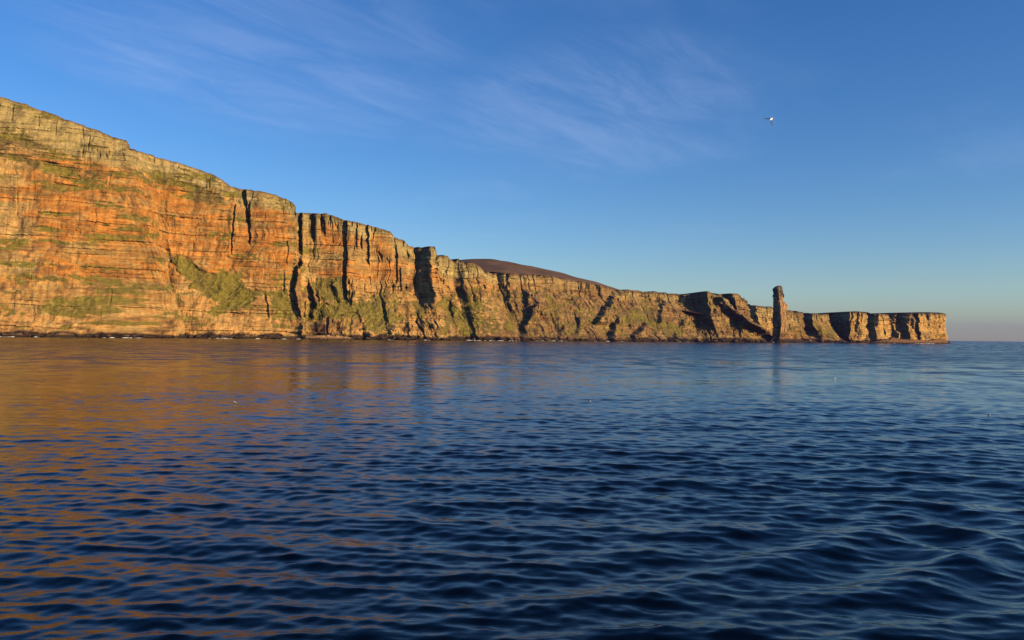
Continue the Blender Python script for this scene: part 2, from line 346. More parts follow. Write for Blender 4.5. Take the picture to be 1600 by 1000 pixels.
GRASS = [([(262, 398), (300, 405), (322, 424), (342, 420), (380, 428), (394, 455), (402, 478), (372, 486), (340, 478), (300, 455), (276, 418)], 1.0), ([(330, 360), (366, 362), (372, 378), (332, 376)], 0.7), ([(345, 470), (405, 478), (402, 487), (320, 492)], 0.8),
    ([(415, 455), (452, 452), (464, 480), (460, 505), (424, 500)], 0.75), ([(476, 470), (520, 470), (560, 470), (556, 490), (520, 500), (478, 505)], 1.0), ([(480, 440), (510, 432), (540, 430), (548, 480), (505, 470)], 0.85), ([(566, 470), (610, 478), (632, 500), (600, 525), (570, 520)], 0.85),
    ([(536, 400), (546, 460), (545, 530), (536, 528)], 0.6), ([(578, 455), (640, 462), (640, 478), (575, 476)], 0.6), ([(640, 462), (664, 488), (665, 512), (645, 492)], 0.85), ([(692, 462), (735, 490), (742, 530), (728, 530), (700, 505)], 0.95), ([(735, 488), (762, 490), (765, 500), (738, 502)], 0.7),
    ([(718, 435), (730, 432), (736, 445), (724, 440)], 0.6), ([(780, 500), (805, 508), (800, 520), (785, 518)], 0.8), ([(1250, 515), (1258, 505), (1290, 500), (1318, 520), (1310, 532), (1282, 530)], 0.6), ([(1226, 508), (1254, 505), (1254, 528), (1228, 526)], 0.55), ([(60, 468), (172, 462), (196, 490), (120, 500), (60, 492)], 0.7),
    ([(10, 430), (150, 428), (170, 440), (10, 442)], 0.7), ([(880, 500), (910, 505), (908, 525), (884, 526)], 0.8), ([(850, 470), (870, 480), (866, 505), (846, 495)], 0.7), ([(960, 480), (1010, 480), (1040, 505), (1070, 515), (1075, 530), (1030, 522), (990, 505), (965, 510)], 0.75), ([(1180, 495), (1196, 485), (1200, 515), (1184, 515)], 0.3)]

def inside_soft(px, py, poly, soft):
    """rough signed cover of a polygon, softened over a few px"""
    poly = np.array(poly, float); n = len(poly)
    ins = np.zeros(px.shape, bool); d2 = np.full(px.shape, 1e9)
    for i in range(n):
        a = poly[i]; b = poly[(i + 1) % n]
        cond = ((a[1] > py) != (b[1] > py))
        xi = (b[0] - a[0]) * (py - a[1]) / (b[1] - a[1] + 1e-9) + a[0]
        ins ^= cond & (px < xi)
        ab = b - a; t = np.clip(((px - a[0]) * ab[0] + (py - a[1]) * ab[1]) / (ab @ ab), 0, 1)
        d2 = np.minimum(d2, (px - a[0] - t * ab[0]) ** 2 + (py - a[1] - t * ab[1]) ** 2)
    d = np.sqrt(d2) * np.where(ins, 1, -1)
    return d
def axis_x(ax, py):
    ax = np.array(ax, float); return np.interp(py, ax[:, 1], ax[:, 0]), ax[0, 1], ax[-1, 1]

# beds of the sandstone
brng = np.random.RandomState(4)
bed_th = brng.uniform(1.8, 8.0, 140) * np.where(brng.rand(140) < 0.25, 1.8, 1.0)
bed_top = np.cumsum(bed_th)
bed_out = brng.normal(0, 0.8, 141)
bed_w = brng.uniform(6, 30, 141); bed_ph = brng.uniform(0, 1, 141)
bed_tone = brng.normal(0, 1, 141)

# plan line, sampled evenly
qn = np.concatenate([np.arange(-700, -60, 4.0), np.arange(-60, 1480, 0.25), np.arange(1480, 1560, 2.0)])
dep = np.interp(qn, NODES[:, 0], NODES[:, 1])
pxn = np.interp(qn, [-700, 1473, 1480, 1500, 1560], [-700, 1473, 1473.5, 1464, 1436])      # the coast turns away behind the last corner
def plan(px, d):
    D = px_dir(px, hz(px) + 8)                       # ray towards the foot of the wall
    return D * d
PX_ = np.array([plan(a, b)[:2] for a, b in zip(pxn, dep)])
arc = np.concatenate([[0], np.cumsum(np.hypot(*np.diff(PX_, axis=0).T))])
# sampling density: at least every 0.85 px and every ~2.2 m
step_metric = np.concatenate([[0], np.cumsum(np.maximum(np.diff(qn) / np.where(qn[1:] < -30, 4.0, 0.85), np.diff(arc) / np.where(qn[1:] < -30, 8, 3.4)))])
NCOL = int(step_metric[-1])
ss = np.interp(np.linspace(0, step_metric[-1], NCOL), step_metric, arc)
qs = np.interp(ss, arc, qn)
RX = np.interp(ss, arc, PX_[:, 0]); RY = np.interp(ss, arc, PX_[:, 1])
# smoothed line gives the direction in which the face is built out
def smooth_along(v, width):
    sa = np.arange(0, arc[-1], 4.0); va = np.interp(sa, arc, v)
    k = np.exp(-0.5 * (np.arange(-80, 81) * 4.0 / width) ** 2); k /= k.sum()
    va = np.convolve(np.pad(va, 80, mode='reflect', reflect_type='odd'), k, 'valid')
    return np.interp(ss, sa, va)
SX = smooth_along(PX_[:, 0], 45.0); SY = smooth_along(PX_[:, 1], 45.0)
TX = np.gradient(SX, ss); TY = np.gradient(SY, ss); tl = np.hypot(TX, TY)
NX, NY = TY / tl, -TX / tl
mean = np.array([0.35, -0.94])
NX = NX * 0.6 + mean[0] * 0.4; NY = NY * 0.6 + mean[1] * 0.4; nl = np.hypot(NX, NY); NX /= nl; NY /= nl

def cliff_section(q0, q1, rows, label):
    i0 = max(0, int(np.searchsorted(qs, q0)) - 1); i1 = min(NCOL, int(np.searchsorted(qs, q1)) + 1)
    sl = slice(i0, i1)
    q, s, x, y, nx, ny = qs[sl], ss[sl], RX[sl], RY[sl], NX[sl], NY[sl]
    prof = np.array([np.interp(q, pk, pv[:, j]) for j in range(len(UF))])          # (13, nc)
    # height of the rim: rise until the rim meets the outline seen from the sea
    H = np.full(len(q), 150.0)
    xt, yt = x + nx * prof[-1], y + ny * prof[-1]
    for _ in range(5):
        P = np.stack([xt, yt, H], -1); ppx, ppy = project(P)
        tgt = np.interp(ppx, SIL[:, 0], SIL[:, 1]); d = (P - EYE) @ fw
        H = H + (ppy - tgt) * d / F
    u = np.linspace(0, 1, rows)[:, None] * np.ones(len(q))
    Z = -2.0 + u * (H + 2.0)
    lean = np.zeros_like(u)
    uu = np.linspace(0, 1, rows)
    for j in range(len(UF)):                                                        # piecewise linear hat functions
        hat = np.interp(uu, UF, np.eye(len(UF))[j]); lean += hat[:, None] * prof[j][None, :]
    S = np.broadcast_to(s, u.shape)
    sx_, sy_ = SX[sl], SY[sl]
    wlow = (1 - sstep(0.10, 0.52, u)) * (sstep(470, 500, q) * (1 - sstep(1270, 1292, q)))[None, :] * 0.85
    X = x + (sx_ - x) * wlow + nx * lean; Y = y + (sy_ - y) * wlow + ny * lean
    tx_, ty_ = -ny, nx
    wnd = np.exp(-((q - 208) / 42.0) ** 2)[None, :] * ((1 - u) * 62 - 4 + (fbm(Z / 16, S * 0 + 2, 151, 3) - .5) * 16)
    wnd = wnd + (crag(Z / 15, S / 70, 153, 3) - .5) * 11 * sstep(215, 300, q)[None, :] * sstep(0, 0.1, 1 - u)
    X = X + tx_ * wnd; Y = Y + ty_ * wnd
    px, py = project(np.stack([X, Y, Z], -1).reshape(-1, 3)); px = px.reshape(u.shape); py = py.reshape(u.shape)
    wob = (fbm(S / 9, Z / 9, 31, 3) - 0.5)
    pxw = px + wob * 4.0; pyw = py + (fbm(S / 11, Z / 11, 37, 3) - 0.5) * 5.0
    rim = np.interp(px, SIL[:, 0], SIL[:, 1]); below = py - rim                     # px below the outline
    # --- plants
    g = np.zeros_like(u)
    for poly, amt in GRASS:
        bx = np.array(poly)
        if bx[:, 0].max() < q0 - 30 or bx[:, 0].min() > q1 + 30: continue
        d = inside_soft(px + (fbm(S / 14, Z / 9, 51, 4) - .5) * 26, py + (fbm(S / 14, Z / 9, 53, 4) - .5) * 20, poly, 1)
        g = np.maximum(g, amt * sstep(-3, 6, d))
    ledge_n = fbm(S / 60, (Z + 0.04 * S) / 5.0, 61, 4)
    a_band = sstep(50, 58, below) * (1 - sstep(88, 102, below)) * (1 - sstep(140, 190, px))
    b_band = sstep(24, 30, below) * (1 - sstep(44, 58, below)) * sstep(206, 216, px) * (1 - sstep(330, 395, px))
    g = np.maximum(g, a_band * sstep(0.40, 0.62, ledge_n) * 0.85); g = np.maximum(g, b_band * sstep(0.36, 0.6, ledge_n) * 0.8)
    slope_v = np.gradient(lean, axis=0) / (np.gradient(Z, axis=0) + 1e-6)             # how much the face leans
    easy = sstep(0.12, 0.6, -slope_v)
    pn = fbm(S / 45, Z / 22, 71, 5)
    coast_mid = sstep(470, 560, px) * (1 - sstep(1190, 1230, px))
    g = np.maximum(g, coast_mid * easy * sstep(0.46, 0.62, pn) * (0.8 - 0.36 * sstep(720, 800, px)))
    g = np.maximum(g, (1 - coast_mid) * sstep(0.56, 0.70, fbm(S / 60, Z / 10, 73, 5)) * 0.6 * (1 - sstep(1230, 1330, px)))
    foot = sstep(5.0, 12.0, py * 0 + Z)
    g *= foot
    band_ = np.interp(px, [-700, 0, 100, 200, 230, 300, 380, 460, 500, 620, 700, 760, 950, 1100, 1200, 1480], [58, 56, 50, 44, 26, 26, 22, 20, 16, 18, 24, 10, 8, 14, 10, 6])
    # --- relief of the rock
    zb = Z + 0.012 * S + (fbm(S / 80, Z / 60, 81, 2) - .5) * 5 + (fbm(S / 13, Z / 13, 82, 2) - .5) * 1.6
    bi = np.searchsorted(bed_top, zb.clip(0.01, bed_top[-2]))
    blk = np.floor(S / bed_w[bi] + bed_ph[bi] + (fbm(S / 24, Z / 7, 83, 3) - .5) * 2.0)
    hblk = _h(blk, bi.astype(float), 7)
    pbi = np.searchsorted(np.cumsum(np.full(30, 23.0)), zb.clip(0.01, 600)); col = np.floor(S / 15.0 + _h(pbi.astype(float), pbi * 0.0, 3) * 3)
    hcol = _h(col, pbi.astype(float), 17)
    frac = (zb - np.where(bi > 0, bed_top[bi - 1], 0)) / bed_th[bi]
    capd = sstep(0.0, 0.2, u - 0.8)
    rough = 0.55 + 0.75 * sstep(0.35, 0.7, fbm(S / 90, Z / 70, 85, 2))
    far = 1.0 + 0.5 * sstep(700, 1300, px)
    near_ = 1 - sstep(440, 520, px); brk = fbm(S / 28, Z / 10, 141, 3)
    relief = (bed_out[bi] * (0.35 + 0.9 * sstep(0.42, 0.62, brk)) + (hblk - .5) * (1.9 - 1.2 * near_) + (hcol - .5) * 2.6 * (0.25 + 0.75 * sstep(440, 520, px))) * rough * far
    relief += near_ * ((crag(S / 22, Z / 40, 143, 4) - .5) * 10 + (fbm(S / 70, Z / 90, 145, 2) - .5) * 14)
    relief -= sstep(0.80, 0.97, frac) * 0.9 * sstep(0.45, 0.6, brk)                                           # undercut joint at each bed
    relief += (crag(S / 40, Z / 130, 87, 4) - .5) * 18 * (0.4 + 0.9 * sstep(440, 560, px))
    relief -= sstep(0.80, 0.97, ridged(S / 26, Z / 120, 89, 2)) * 5.5 * (0.10 + 1.0 * sstep(400, 520, px))  # joints that run down the face
    relief -= sstep(0.86, 0.98, ridged(S / 11, Z / 60, 91, 2)) * 2.6 * (0.25 + 0.75 * np.maximum(1 - sstep(band_ - 6, band_ + 6, below), sstep(430, 520, px)))
    relief += coast_mid * easy * ((ridged(S / 34, Z / 95, 131, 3) - .55) * 16 + (crag(S / 11, Z / 10, 133, 4, 0.6) - .5) * 8)
    lump = (crag(S / 17, Z / 15, 93, 4, 0.6) - .5) * 12
    relief = relief * (1 - 0.75 * g) + lump * (0.35 + 0.65 * np.maximum(easy, g))
    for ax, wd, am in CLEFTS:
        if max(p[0] for p in ax) < q0 - 20 or min(p[0] for p in ax) > q1 + 20: continue
        cx, ya, yb = axis_x(ax, pyw)
        win = sstep(ya - 5, ya + 2, pyw) * (1 - sstep(yb - 3, yb + 7, pyw))
        wv = wd * (0.8 + 0.5 * fbm(Z / 9, S * 0, 97, 2))
        relief -= (0.5 + 0.3 * sstep(1000, 1200, px)) * am * win * sstep(-wv - 0.8, -wv + 0.8, pxw - cx) * (1 - sstep(wv - 0.8, wv + 0.8, pxw - cx))
    for ax, wl_, wr_, am in SPURS:
        if max(p[0] for p in ax) < q0 - 40 or min(p[0] for p in ax) > q1 + 40: continue
        cx, ya, yb = axis_x(ax, pyw); t = px + wob * 7 - cx
        win = sstep(ya - 6, ya + 8, py) * (1 - sstep(yb - 2, yb + 6, py) * (0 if yb > 520 else 1))
        sh = np.where(t < 0, sstep(-wl_, 0, t), 1 - sstep(0, wr_, t))
        relief += am * win * sh
    relief *= 1 - 0.85 * sstep(0.965, 1.0, u)[...] * 0.5
    # rubble at the water's edge
    relief += (1 - sstep(4, 13, Z)) * ((fbm(S / 6, Z / 3, 95, 3) - .35) * 9 + (crag(S / 19, Z / 9, 97, 3) - .4) * 14)
    X = X + nx * relief; Y = Y + ny * relief
    topj = ((vnoise(S / 5.5, S * 0, 99) - .5) * 1.8 + (_h(np.floor(S / 13.0 + fbm(S / 9, S * 0, 96, 2)), np.floor(S * 0), 98) - .5) * 2.4) * (0.7 + 1.1 * sstep(600, 700, px))
    Z = Z + topj * sstep(0.9, 1.0, u)
    # --- colours of the stone
    n_or = fbm(S / 70, Z / 24, 101, 4); n_f = fbm(S / 15, Z / 5.5, 103, 5, 0.6); n_s = fbm(S / 7, Z / 40, 105, 3)
    band = np.interp(px, [-700, 0, 100, 200, 230, 300, 380, 460, 500, 620, 700, 760, 950, 1100, 1200, 1480], [58, 56, 50, 44, 26, 26, 22, 20, 16, 18, 24, 10, 8, 14, 10, 6])
    mid = sstep(band - 4, band + 14, below + (n_f - .5) * 18)
    orange = mid * sstep(0.36, 0.58, n_or + 0.14 * (px > 60) * (px < 470) - 0.05 * (px <= 60) - 0.05 * (px > 470) + bed_tone[bi] * 0.03)
    # strong red panels the photograph shows
    for poly, amt in (([(60, 330), (110, 290), (160, 262), (215, 262), (225, 330), (215, 420), (90, 420), (30, 405)], .6), ([(300, 300), (372, 305), (360, 400), (312, 398)], .6), ([(394, 318), (452, 330), (458, 400), (450, 460), (402, 458), (394, 390)], 1.0), ([(498, 350), (532, 352), (530, 392), (500, 390)], .8),
                      ([(580, 362), (612, 370), (608, 400), (582, 396)], .9), ([(580, 405), (615, 402), (616, 450), (585, 455)], .6), ([(960, 465), (985, 468), (980, 485), (955, 484)], .5), ([(1010, 470), (1025, 472), (1022, 495), (1012, 492)], .5)):
        if max(p[0] for p in poly) < q0 or min(p[0] for p in poly) > q1: continue
        orange = np.maximum(orange, amt * sstep(-3, 5, inside_soft(px + (n_f - .5) * 20, py + (n_or - .5) * 16, poly, 1)))
    buff = np.array([0.36, 0.265, 0.115]); red = np.array([0.45, 0.180, 0.042]); peach = np.array([0.45, 0.240, 0.085])
    low = sstep(428, 450, py) * (1 - sstep(690, 900, px))
    c_ = np.broadcast_to(buff, u.shape + (3,)).copy()
    farc = sstep(760, 900, px)
    c_ = mixv(c_, peach, (mid * 0.75).clip(0, 1)); c_ = mixv(c_, red, (orange * (1 - 0.6 * low)).clip(0, 1)); c_ = mixv(c_, peach, low * 0.6)
    c_ = mixv(c_, np.array([0.27, 0.14, 0.06]), farc * sstep(0.3, 0.6, n_or) * 0.75 * (1 - sstep(1300, 1340, px)))
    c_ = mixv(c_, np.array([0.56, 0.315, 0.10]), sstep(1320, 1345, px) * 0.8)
    c_ = mixv(c_, np.array([0.28, 0.205, 0.085]), sstep(0.48, 0.66, n_f) * 0.75 * (1 - 0.35 * orange))           # lichen, olive beds
    c_ = mixv(c_, np.array([0.215, 0.125, 0.056]), sstep(740, 800, px) * (1 - sstep(1190, 1215, px)) * easy * sstep(0.20, 0.5, fbm(S / 24, Z / 16, 161, 4)) * 0.85)
    tone = 1 + 0.20 * (hblk - .5) * 2 * 0.7 + 0.09 * bed_tone[bi].clip(-2, 2) + (n_s - .5) * 0.35
    c_ *= tone.clip(0.5, 1.5)[..., None]
    c_ = mixv(c_, np.array([0.12, 0.062, 0.03]), sstep(0.60, 0.78, fbm(S / 26, Z / 18, 107, 4)) * 0.6 * (0.5 + low))     # dark seepage
    c_ = mixv(c_, np.array([0.10, 0.058, 0.03]), sstep(0.60, 0.70, fbm(S / 26, zb / 2.6, 121, 4)) * sstep(0.45, 0.6, fbm(S / 40, Z / 30, 123, 2)) * 0.6)      # dark shaly partings
    c_ = mixv(c_, np.array([0.46, 0.30, 0.12]), sstep(0.60, 0.72, fbm(S / 34, zb / 5.0, 125, 4)) * 0.4)                                                 # pale beds
    c_ = mixv(c_, np.array([0.13, 0.07, 0.032]), sstep(0.58, 0.74, fbm(S / 4.5, Z / 34, 127, 3)) * sstep(0.42, 0.6, fbm(S / 60, Z / 28, 129, 3)) * 0.5)   # stains that run down
    olive = mixv(np.broadcast_to(np.array([0.172, 0.142, 0.028]), u.shape + (3,)), np.array([0.145, 0.105, 0.038]), sstep(0.4, 0.6, fbm(S / 30, Z / 20, 109, 3)) * np.where((a_band + b_band) > 0.2, 1.0, 0.35 + 0.65 * sstep(600, 800, px)))
    olive = olive * (0.7 + 0.6 * fbm(S / 4, Z / 4, 111, 3))[..., None]
    c_ = mixv(c_, olive, sstep(0.38, 0.54, g + (fbm(S / 7, Z / 4, 113, 4) - .5) * 1.1) * 0.92)
    c_ = mixv(c_, np.array([0.125, 0.075, 0.042]), (1 - sstep(1.0, 4.0, below + (n_f - .5) * 3)) * 0.8)           # heath that spills over the rim
    wetline = 6.0 + 9 * (fbm(S / 25, S * 0, 115, 3) - .4) + 2.0 * sstep(900, 1200, px)
    c_ = mixv(c_, np.array([0.034, 0.024, 0.018]), (1 - sstep(wetline - 1.5, wetline + 2.0, Z)) * 0.95)             # weed and wet rock
    # --- top of the land behind the rim
    back = [(-4, 0.3), (-14, 0.8), (-45, 1.0), (-140, 0.0), (-420, -6)]
    bx = [x + nx * (prof[-1] + relief[-1] + b) for b, _ in back]; by = [y + ny * (prof[-1] + relief[-1] + b) for b, _ in back]; bz = [Z[-1] + dz for _, dz in back]
    X = np.vstack([X] + bx); Y = np.vstack([Y] + by); Z = np.vstack([Z] + bz)
    hc = np.array([0.125, 0.08, 0.045])
    c_ = np.concatenate([c_, np.broadcast_to(hc, (len(back),) + c_.shape[1:])], 0)
    V = np.stack([X, Y, Z], -1).reshape(-1, 3)
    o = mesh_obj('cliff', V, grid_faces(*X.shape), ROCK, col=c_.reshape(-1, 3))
    return tag(o, label, kind='structure')

for q0, q1, rows, label in ((-700, 206.5, 290, 'towering orange and buff headland at the left edge'),
        (206.5, 466, 236, 'tall orange cliff with a green grassy apron and a narrow chimney'),
        (466, 640, 200, 'fluted cliff with dark vertical gullies above green slopes'),
        (640, 760, 150, 'stepped rock buttresses with a square dark pillar'),
        (760, 1106, 120, 'lower cliff band over broken grassy slopes'),
        (1106, 1296, 96, 'dark spur and low cliffs behind the sea stack'),
        (1296, 1561, 96, 'flat topped golden headland at the far end of the coast')):
    cliff_section(q0, q1, rows, label)

# ---------------------------------------------------------------- moorland hill behind the rim
def build_hill():
    crest = np.array([(560, 470), (640, 430), (700, 411), (735, 408), (762, 407.3), (790, 409.5), (815, 415), (840, 421), (880, 429.5), (910, 435.5), (930, 440.5), (945, 446), (975, 458), (1030, 470), (1100, 485)], float)
    q = np.arange(560, 1100, 3.0); rowy = np.interp(q, crest[:, 0], crest[:, 1])
    k = np.hanning(9); k /= k.sum(); rowy = np.convolve(np.pad(rowy, 4, mode='edge'), k, 'valid')
    dcrest = 2250.0
    ts = np.concatenate([np.linspace(-1, 0, 26), np.linspace(0.06, 1, 14)])
    V = []; cols = []
    for t in ts:
        row = []
        for a, b in zip(q, rowy):
            top = at_depth(a, b, dcrest)
            d = dcrest + (t * 420 if t < 0 else t * 900)
            p = at_depth(a, b, dcrest) * (d / dcrest); z0 = top[2]
            fall = z0 - (z0 * 0.30) * (abs(t) ** 1.7 if t < 0 else t ** 1.5 * 1.6)
            z = fall + 7.0 * (float(vnoise(np.array(p[0] / 60), np.array(p[1] / 60), 3)) - .5)
            row.append((p[0], p[1], z))
        V.append(row)
    V = np.array(V)
    o = mesh_obj('hill', V.reshape(-1, 3), grid_faces(V.shape[0], V.shape[1]), HEATHER, smooth=True)
    tag(o, 'rounded brown heather hill rising behind the cliffs', kind='structure')
build_hill()

# ---------------------------------------------------------------- sea stack
def build_stack():
    D = 1962.0
    left = np.array([(446, 1216), (447.5, 1211), (450, 1208), (452, 1206.6), (457, 1208.4), (465, 1209), (480, 1208.6), (495, 1207.2), (504, 1207), (513, 1208.6), (520, 1209), (528, 1209), (538, 1207)])
    right = np.array([(446, 1219.5), (448, 1221.2), (452, 1222), (460, 1223.8), (465, 1224), (468.5, 1221.6), (473, 1226), (477, 1229.8), (483, 1229.8), (488, 1228.8), (500, 1228.3), (510, 1227.6), (520, 1226.8), (528, 1225.5), (538, 1227)])
    edge = np.array([(446, 1216.5), (450, 1215), (465, 1216), (475, 1218), (490, 1219.5), (505, 1220.3), (520, 1219.5), (538, 1217)])
    rows = 120; per = 26
    ys = np.linspace(446.2, 537, rows)[::-1]
    s = D / F
    V = []; cl = []
    c0 = plan(1217.5, D)
    vx = c0[:2] / np.hypot(*c0[:2]); rx = np.array([vx[1], -vx[0]])         # away from the sea, and to the right
    for ri, yy in enumerate(ys):
        L = np.interp(yy, left[:, 0], left[:, 1]); R_ = np.interp(yy, right[:, 0], right[:, 1]); E = np.interp(yy, edge[:, 0], edge[:, 1])
        z = (hz(1217.5) - yy) * s + CAM_H
        l = (L - 1217.5) * s; r = (R_ - 1217.5) * s; e = (E - 1217.5) * s
        wdt = r - l
        corner = [(l, 0.0), (e, -0.52 * wdt - 4), (r, -0.02 * wdt), (r - 0.40 * wdt, 0.5 * wdt)]   # (to the right, away)
        ring = []
        for k in range(4):
            a = np.array(corner[k]); b = np.array(corner[(k + 1) % 4])
            for j in range(per):
                t = j / per
                p = a + (b - a) * t
                nrm = np.array([(b - a)[1], -(b - a)[0]]); nrm = nrm / (np.hypot(*nrm) + 1e-6)
                bulge = 0.9 * math.sin(math.pi * t) * min(1, wdt / 20)
                ring.append((p, nrm, bulge, k, t))
        beds = int(z / 3.6 + 0.8 * math.sin(z * .31)); hb = float(_h(np.array(float(beds)), np.array(0.0), 41)) - .5
        for (p, nrm, bulge, k, t) in ring:
            u_ = (k + t) * 9.0
            hbk = float(_h(np.array(np.floor(u_ * 0.45 + beds * .37)), np.array(float(beds)), 43)) - .5
            n_ = float(fbm(np.array(u_ / 2.2), np.array(z / 30.0), 45, 3)) - .5
            off = bulge + hb * 2.2 + hbk * 2.0 + n_ * 6.0
            # the leg left by the fallen arch: a rib low on the dark side, a groove beside it
            if z < 52 and k == 0:
                f_ = min(1, (52 - z) / 16)
                off += f_ * (10.5 * math.exp(-((t - 0.34) / 0.15) ** 2) - 6.0 * math.exp(-((t - 0.70) / 0.11) ** 2)) * (0.65 + 0.35 * min(1, z / 20))
            if z < 9: off += (9 - z) * 0.9
            damp = 0.25 if wdt < 12 else 1.0
            q = p + nrm * off * damp
            w = c0[:2] + rx * q[0] + vx * q[1]
            V.append((w[0], w[1], max(z, -2.0) if z > -2 else -2.0))
            tone = 1 + 0.35 * hbk + 0.35 * hb + n_ * 0.5
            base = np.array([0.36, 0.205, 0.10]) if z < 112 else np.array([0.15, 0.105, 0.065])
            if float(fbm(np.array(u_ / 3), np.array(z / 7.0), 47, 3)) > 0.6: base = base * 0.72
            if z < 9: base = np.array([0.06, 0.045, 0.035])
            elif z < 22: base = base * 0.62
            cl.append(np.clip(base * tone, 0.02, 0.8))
    nper = 4 * per
    V = np.array(V); f = []
    for i in range(rows - 1):
        for j in range(nper):
            f.append((i * nper + j, i * nper + (j + 1) % nper, (i + 1) * nper + (j + 1) % nper, (i + 1) * nper + j))
    top = V[-nper:].mean(0) + np.array([0, 0, 0.6]); V = np.vstack([V, top[None]]); ci = len(V) - 1
    for j in range(0, nper, 2):
        f.append(((rows - 1) * nper + j, (rows - 1) * nper + (j + 1) % nper, (rows - 1) * nper + (j + 2) % nper, ci))
    cl.append(np.array([0.14, 0.11, 0.05]))
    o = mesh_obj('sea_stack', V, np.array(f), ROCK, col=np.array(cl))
    tag(o, 'tall thin rock pillar standing in the sea before the far cliffs', 'sea stack')
build_stack()

# ---------------------------------------------------------------- rocks
def rock_mesh(seed, sx, sy, sz, sub=3):
    bm = bmesh.new(); bmesh.ops.create_icosphere(bm, subdivisions=sub, radius=1.0)
    rg = random.Random(seed); planes = [(Vector((rg.gauss(0, 1), rg.gauss(0, 1), rg.gauss(0, .8))).normalized(), rg.uniform(0.62, 0.92)) for _ in range(11)]
    for v in bm.verts:
        for n, d in planes:
            e = v.co.dot(n) - d
            if e > 0: v.co -= n * e
        j = float(fbm(np.array(v.co.x * 2.3 + seed), np.array(v.co.y * 2.3 + v.co.z * 3.1), 5, 3)) - .5
        v.co *= 1 + 0.35 * j
        v.co = Vector((v.co.x * sx, v.co.y * sy, v.co.z * sz))
    V = np.array([v.co[:] for v in bm.verts]); f = np.array([[v.index for v in p.verts] for p in bm.faces]); bm.free()
    return V, f
def rock_cols(V, zwet, base, seed):
    t = 0.75 + 0.5 * fbm(V[:, 0] / 4 + seed, V[:, 1] / 4 + V[:, 2] / 2, 9, 3)
    c_ = np.array(base)[None, :] * t[:, None]
    return mixv(c_, np.array([0.03, 0.022, 0.017]), 1 - sstep(zwet - 1, zwet + 2, V[:, 2]))

def big_rock(name, px, d, sx, sy, sz, seed, label, cat, base=(0.20, 0.105, 0.05), zwet=3.5, z0=-1.5, rot=0.6):
    V, f = rock_mesh(seed, sx, sy, sz, 4)
    ca, sa = math.cos(rot), math.sin(rot); V = np.stack([V[:, 0] * ca - V[:, 1] * sa, V[:, 0] * sa + V[:, 1] * ca, V[:, 2]], 1)
    V[:, 2] += z0
    w = plan(px, d); o = mesh_obj(name, V, f, ROCK, col=rock_cols(V, zwet, base, seed))
    o.location = (w[0], w[1], 0)
    return tag(o, label, cat)
def strip(name, pts, label, base, zwet, kind, seed, rough=2.5):
    """a low bench of rock: pts = (px, near distance, breadth, height)"""
    pts = np.array(pts, float); q = np.arange(pts[0, 0], pts[-1, 0] + .01, 0.7)
    dn = np.interp(q, pts[:, 0], pts[:, 1]); br = np.interp(q, pts[:, 0], pts[:, 2]); ht = np.interp(q, pts[:, 0], pts[:, 3])
    prof = [(0, -.25), (.03, .12), (.07, .35), (.12, .55), (.17, .75), (.22, .9), (.3, 1.0), (.45, 1.02), (.6, .98), (.8, 1.0), (.95, .8), (1.0, -.3)]
    V = []
    for b, hgt in prof:
        for i, a in enumerate(q):
            n_ = float(fbm(np.array(a / 4.5 + seed), np.array(b * 4), seed, 4)) - .5
            n2 = float(fbm(np.array(a / 1.6 + seed), np.array(b * 9), seed + 9, 3)) - .5
            w = plan(a, dn[i] + br[i] * b + n_ * rough * 4 * (b < .9))
            V.append((w[0], w[1], max(hgt * ht[i] * (1 + n_ * .7) + n2 * rough * (hgt > 0), -3.0)))
    V = np.array(V)
    o = mesh_obj(name, V, grid_faces(len(prof), len(q)), ROCK, col=rock_cols(V, zwet, base, seed))
    return tag(o, label, kind=kind)
strip('rock_platform', [(1140, 1935, 50, 1), (1152, 1938, 60, 12), (1182, 1955, 60, 20), (1200, 1962, 50, 19), (1214, 1960, 40, 12), (1226, 1975, 60, 9), (1245, 1990, 70, 8), (1262, 2005, 60, 4), (1285, 2030, 40, 0)], 'low dark rock bench at the foot of the sea stack', (0.075, 0.05, 0.036), 4.0, 'structure', 21)
strip('rock_platform', [(1352, 2215, 50, 0), (1372, 2222, 60, 7), (1392, 2235, 70, 15), (1405, 2245, 70, 12), (1425, 2270, 70, 10), (1450, 2330, 70, 10), (1466, 2370, 70, 16), (1476, 2385, 70, 13), (1484, 2400, 60, 0)], 'brown rock shelf along the foot of the far headland', (0.19, 0.10, 0.048), 3.0, 'structure', 33)
strip('rock_platform', [(470, 1255, 30, 0), (478, 1252, 40, 5), (505, 1256, 40, 6), (525, 1262, 40, 7), (545, 1268, 40, 4), (556, 1275, 30, 0)], 'pale orange shingle beach below the fluted cliff', (0.42, 0.235, 0.11), 1.6, 'structure', 41, 1.2)
for i, a in enumerate([('boulder', 992, 1675, 9, 10, 15, 3, 'dark jagged rock at the foot of the middle grassy slopes', 'boulder'),
          ('boulder', 242, 1150, 22, 13, 9, 5, 'dark rock mound below the left end of the tall cliff', 'boulder'),
          ('boulder', 275, 1168, 17, 10, 8, 8, 'dark rubble heap at the waterline under the orange cliff', 'boulder'),
          ('boulder', 96, 1078, 21, 10, 8, 9, 'low brown rock below the towering headland at left', 'boulder'),
          ('boulder', 384, 1206, 16, 10, 7, 12, 'dark rock at the water below the grassy apron', 'boulder'),
          ('boulder', 1148, 1905, 7, 9, 9, 14, 'small dark rock at the left end of the stack bench', 'boulder')]):
    big_rock(*a)
